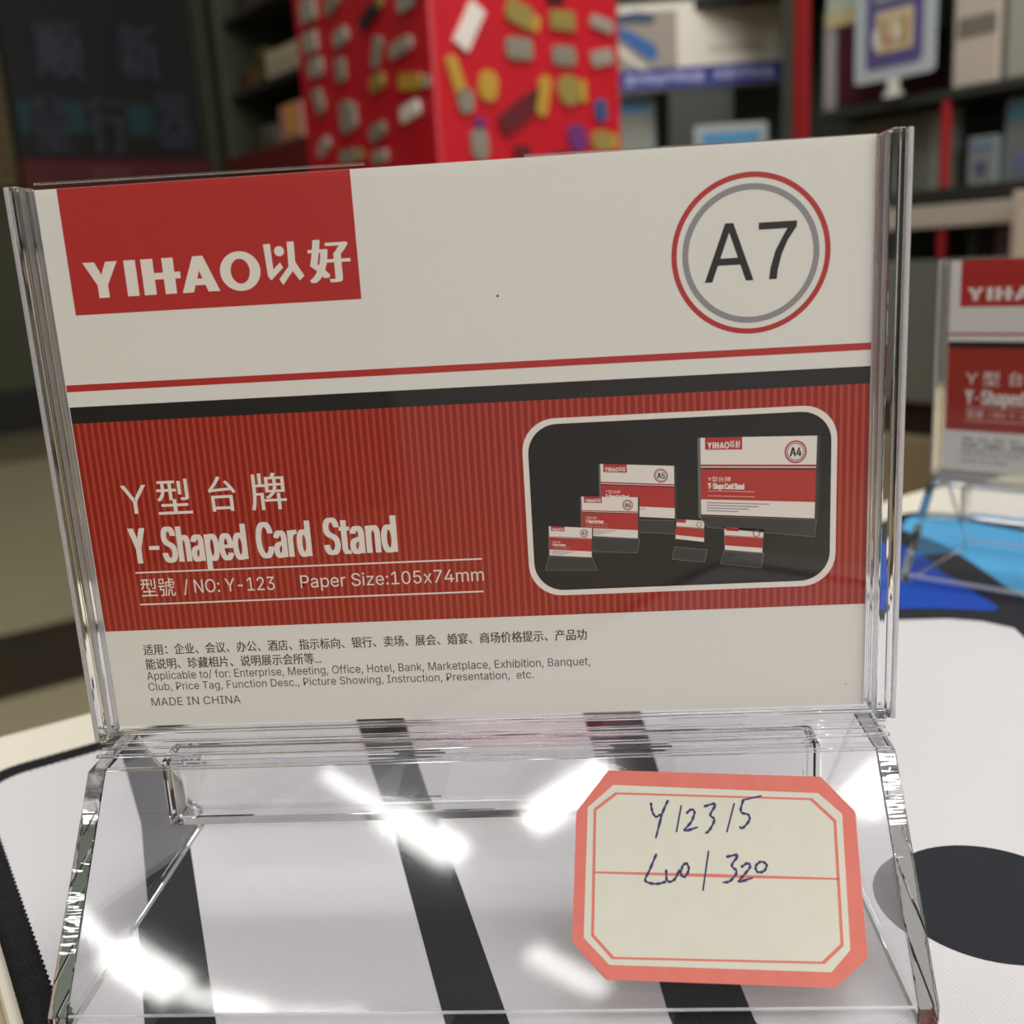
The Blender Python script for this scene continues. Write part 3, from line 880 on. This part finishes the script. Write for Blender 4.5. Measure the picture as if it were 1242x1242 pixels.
        if big:
            logo(b, f6, .06, .055, .285, .085, 4)
            text(b, f6, 'Y型台牌', .06, .26, .50, .565, 4, 'box')
            text(b, f6, 'Y-Shape Card Stand', .06, .38, .585, .66, 4, bold=.008)
            q4(f6, .06, .685, .47, .69, 4); q4(f6, .06, .75, .47, .755, 4)
            for k in range(4):
                q4(g5, .05, .835 + .035 * k, .6 - .09 * k, .848 + .035 * k, 5)
        W_ = math.hypot(card[1][0] - card[0][0], card[1][1] - card[0][1])
        H_ = math.hypot(card[3][0] - card[0][0], card[3][1] - card[0][1])
        cx, cy = .82, .19
        el = lambda x, y: g5(cx + x / W_, cy + y / H_)
        ring(b, el, 0, 0, W_ * .082, W_ * .095, 1, 28)
        ring(b, el, 0, 0, W_ * .066, W_ * .076, 5, 28)
        if size:
            text(b, g5, size, cx - .052, cx + .052, cy - .055, cy + .055, 2, bold=.008)
    mini([(70.34, 38.8), (79.93, 39.5), (79.9, 46.6), (70.26, 45.7)], [(75.2, 46.6), (80.1, 46.9), (79.9, 48.7), (75.1, 48.3)], 'A5', True)
    mini([(67.7, 43.05), (75.1, 43.5), (74.95, 49.1), (67.62, 48.4)], [(68.6, 48.7), (75.2, 49.2), (74.8, 51.1), (69, 50.7)], 'A6', True, 3)
    mini([(63.21, 46.9), (68.9, 47.4), (68.7, 51.45), (63.1, 50.95)], [(63.0, 51.1), (68.75, 51.5), (69.4, 53.3), (62.4, 53.0)], 'A7', True, 6)
    mini([(83.4, 35.95), (98.33, 36.4), (98.1, 47.4), (83.37, 46.2)], [(83.1, 46.4), (98.4, 47.6), (98.1, 49.9), (84.2, 48.0)], 'A4', True)
    mini([(79.97, 46.7), (83.75, 47.1), (83.67, 50.0), (79.96, 49.4)], [(79.8, 50.5), (84.1, 51.1), (83.7, 52.8), (79.4, 52.2)], None, False)
    mini([(86.38, 48.05), (91.52, 48.6), (91.3, 51.8), (86.45, 51.2)], [(86.3, 51.4), (91.5, 51.9), (91.2, 53.9), (85.8, 53.1)], None, False)
    o = b.build(name, M_, None, loc, rotz=rotz)
    return tag(o, label, 'card')

# ------------------------------------------------------------------ the clear stand
D = Vector((-21.2, -26.2)).normalized()                 # down the front slope, in (y, z)
NN = Vector((-0.7774, 0.6290))                          # outward from the front slope
def slope(x, s, h):                                     # x across, s down the slope, h above it
    return (x, -4 + D.x * s + NN.x * h, -1.8 + D.y * s + NN.y * h)

def make_stand(label, kx, ky, kh, kb, loc, rotz, sticker=True):
    root = thing('card_stand', label, 'card stand', loc, rotz)
    fn = lambda x, y, z: (x * kx, y * ky, (z * kh if z > 0 else z * kb) + 30.5 * kb)
    new = lambda: MB(fn)
    fe = .15 if sticker else .5
    glass = [acr]
    # sheets: slot 0 is the see-through face, slot 1 its polished edge
    b = new(); b.box(-53.1, 53.1, -2.0, -1.25, 0.05, 73.7); b.build('front_plate', [sheet_clear], root)
    b = new()
    o = [(-53.1, 0.05), (53.1, 0.05), (53.1, 73.9), (10.4, 74.2), (9.2, 74.0), (8.4, 73.6), (7.6, 73.0), (6.2, 72.4), (-6.4, 72.4), (-7.8, 73.0), (-8.6, 73.8), (-9.4, 74.3), (-10.6, 74.5), (-53.1, 74.7)]
    b.prism(o, 0.9, 2.1, 'y'); b.build('back_plate', [sheet_clear], root)
    for xa, za, xb, zb in ((-53.0, 74.72, -10.2, 74.52), (9.9, 74.22, 53.0, 73.92)):
        b = new(); b.prism([(xa, za), (xb, zb), (xb, zb + .25), (xa, za + .25)], 0.95, 2.05, 'y', .07)
        b.build('plate_rim', glass, root)
    for s in (-1, 1):
        xo = 55.5 if s < 0 else 56.3
        b = new(); b.box(*sorted((s * 53.6, s * (xo - .7))), -2.2, 2.4, -1.4, 74.4, 0, .3)
        b.box(*sorted((s * 52.75, s * 53.3)), -1.15, 0.8, 0.1, 74.0, 0, .12)
        sr = b.build('side_rail', glass, root)
        b = new(); b.box(*sorted((s * (xo - .66), s * xo)), -2.2, 2.4, -1.4, 74.4, 0, .2)
        b.build('outer_edge', [edge_m], sr)
    b = new(); b.box(-55.0, 55.2, -2.3, 2.5, -2.5, -0.2)
    br = b.build('bottom_rail', [sheet_clear], root)
    for y, z in ((-2.3, -0.2), (-2.3, -1.5), (-2.3, -2.5), (1.6, -0.2)):
        b = new(); b.box(-54.7, 54.9, y, y + .45, z - .2, z + .12, 0, .1); b.build('rail_edge', glass, br)
    # the lower half: an open prism with two slopes and two end walls
    b = new(); b.prism([(-4.3, -2.6), (4.3, -2.6), (5.7, -4.0), (-5.7, -4.0)], -54.8, 55.0, 'x')
    rg = b.build('ridge', [sheet_clear], root)
    for y, z in ((-4.4, -2.6), (-5.8, -3.95), (3.9, -2.6)):
        b = new(); b.box(-54.5, 54.9, y, y + .6, z - .3, z + .12, 0, .12); b.build('ridge_edge', glass, rg)
    for s, nm in ((1, 'front_slope'), (-1, 'back_slope')):
        b = new()
        pr = [(-5.82, -4.05), (-25.2, -28.0), (-25.2, -30.5), (-22.9, -30.5), (-22.9, -28.3), (-3.4, -4.05)]
        b.prism([(s * y, z) for y, z in pr], -52.6, 52.6, 'x')
        fr = b.build(nm, [sheet_worn if s == 1 else sheet_clear], root)
        b = new()                                         # polished lower edge of the slope
        b.box(-52.5, 52.5, *sorted((s * (-25.2 - fe), s * (-25.2 + fe))), -27.97 - fe, -27.97 + fe, 0, .08)
        b.build('foot_edge', [edge_m], fr)
    pr = [(-5.8, -4.05), (-25.3, -28.0), (-25.3, -30.5), (25.3, -30.5), (25.3, -28.0), (5.8, -4.05)]
    for s in (-1, 1):
        b = new(); b.prism(pr, *sorted((s * 52.75, s * 55.3)), 'x', .2); ew = b.build('end_wall', [acr, milled], root)
        for pf in ew.data.polygons:                       # milling marks only on the narrow front and back faces
            pf.material_index = 1 if abs(pf.normal.x) < 0.5 else 0
    # socket that takes the tongue of the upper half
    b = new()
    b.box(-46.2, 46.2, -3.0, 3.0, -14.6, -4.15, 0, .7)
    o2 = MB(); o2.box(-45.1, 45.1, -2.0, 2.0, -13.6, -4.6, 0, .4)
    b.add(o2.v, [tuple(reversed(f)) for f in o2.f])
    b.build('socket', glass, root)
    if sticker:
        red = mottled('coral_label_ink', (212, 118, 104), (202, 102, 90), 400, 0.45)
        pale = mottled('pale_label_paper', (208, 205, 190), (198, 194, 179), 300, 0.5)
        pen = mat('blue_black_pen', (44, 42, 92), 0.5)
        b = MB(lambda x, y, z: (x, y, z + 30.5))
        lay = lambda h: (lambda x, s: slope(x, s, h))
        outer = [(17.2, 4.64), (44.97, 6.23), (48.77, 10.76), (47.64, 28.22), (43.3, 31.47), (15.6, 30.23), (11.57, 25.84), (12.69, 9.91)]
        pl = [(17.76, 6.61), (44.36, 8.34), (47.05, 11.03), (45.7, 27.26), (43.06, 29.73), (16.09, 28.56), (13.04, 25.38), (14.23, 9.42)]
        ln = [(17.92, 7.58), (43.54, 8.96), (46.2, 11.84), (44.97, 26.78), (42.39, 28.8), (16.43, 27.9), (13.98, 25.2), (14.99, 9.65)]
        n = len(outer)
        b.add([lay(.05)(*q) for q in outer] + [lay(.16)(*q) for q in outer], [tuple(range(n)), tuple(reversed(range(n, 2 * n)))] + [(i, n + i, n + (i + 1) % n, (i + 1) % n) for i in range(n)], 0)
        b.poly([lay(.18)(*q) for q in reversed(pl)], 1)
        c = Vector((sum(q[0] for q in ln) / n, sum(q[1] for q in ln) / n))
        inn = []
        for q in ln:
            d_ = c - Vector(q)
            inn.append(Vector(q) + d_.normalized() * 0.42)
        b.add([lay(.20)(*q) for q in ln] + [lay(.20)(*q) for q in inn], [(i, (i + 1) % n, n + (i + 1) % n, n + i) for i in range(n)], 0)
        ribbon(b, lay(.20), [(14.5, 17.6), (30, 18.3), (45.6, 19.0)], .42, 0, 1)
        for st in ([(22.55, 9.0), (22.68, 10.17), (23.1, 10.85), (23.9, 10.5)], [(24.84, 8.74), (23.96, 10.47), (22.88, 13.58)], [(26.51, 9.47), (25.6, 12.86)],
                   [(27.07, 10.54), (27.76, 10.03), (28.16, 10.41), (27.63, 11.6), (26.68, 12.68), (28.42, 12.3)],
                   [(29.4, 9.7), (30.93, 9.42), (30.17, 10.77), (30.64, 11.41), (29.88, 12.69), (29.31, 13.1)], [(33.41, 9.37), (32.08, 13.0)],
                   [(34.64, 8.87), (34.15, 10.44), (35.07, 10.88), (35.09, 11.61), (34.15, 12.53), (33.75, 12.31)], [(34.63, 8.98), (37.04, 8.5)],
                   [(22.85, 15.48), (21.87, 17.39), (21.2, 18.74), (22.49, 19.16), (23.82, 18.93)], [(23.93, 17.43), (23.98, 18.84), (24.88, 18.7), (25.66, 17.46)],
                   [(26.06, 17.07), (25.73, 17.97), (26.22, 18.38), (26.82, 17.49), (26.57, 16.72), (26.01, 17.07)], [(29.54, 15.26), (28.37, 20.11)],
                   [(31.68, 16.06), (33.17, 15.89), (32.31, 17.09), (32.85, 17.9), (31.91, 18.98), (30.96, 19.16)],
                   [(33.43, 17.36), (34.32, 16.88), (34.58, 17.38), (33.64, 18.37), (33.04, 19.1), (34.81, 18.64)],
                   [(36.01, 16.66), (35.32, 17.25), (35.45, 17.95), (36.29, 17.87), (36.7, 17.07), (36.01, 16.66)]):
            ribbon(b, lay(.22), st, .40, 2)
        k = b.build('price_sticker', [red, pale, pen], root)
        k['label'] = 'octagonal coral bordered price sticker with blue handwriting'
    return root

make_stand('clear acrylic Y-shaped card stand in front with a coral price sticker', 1, 1, 1, 1, (0, 0, ZM + 0.00008), 0)
make_card('printed_card', 'white and red A7 card in the front stand with the price sticker', 1, 1, (0, 0, MZ(0.06)), 0)
R2 = math.radians(-40)
make_stand('smaller clear acrylic card stand behind at right on the blue print', .94, .85, .773, .927, (0.1556, 0.1274, ZM + 0.00008), R2, False)
make_card('printed_card', 'blurred white and red card in the rear stand at right edge', .94, .773, (0.1556, 0.1274, ZM + 0.00008 + 0.0305 * 0.927 + 0.00006), R2)
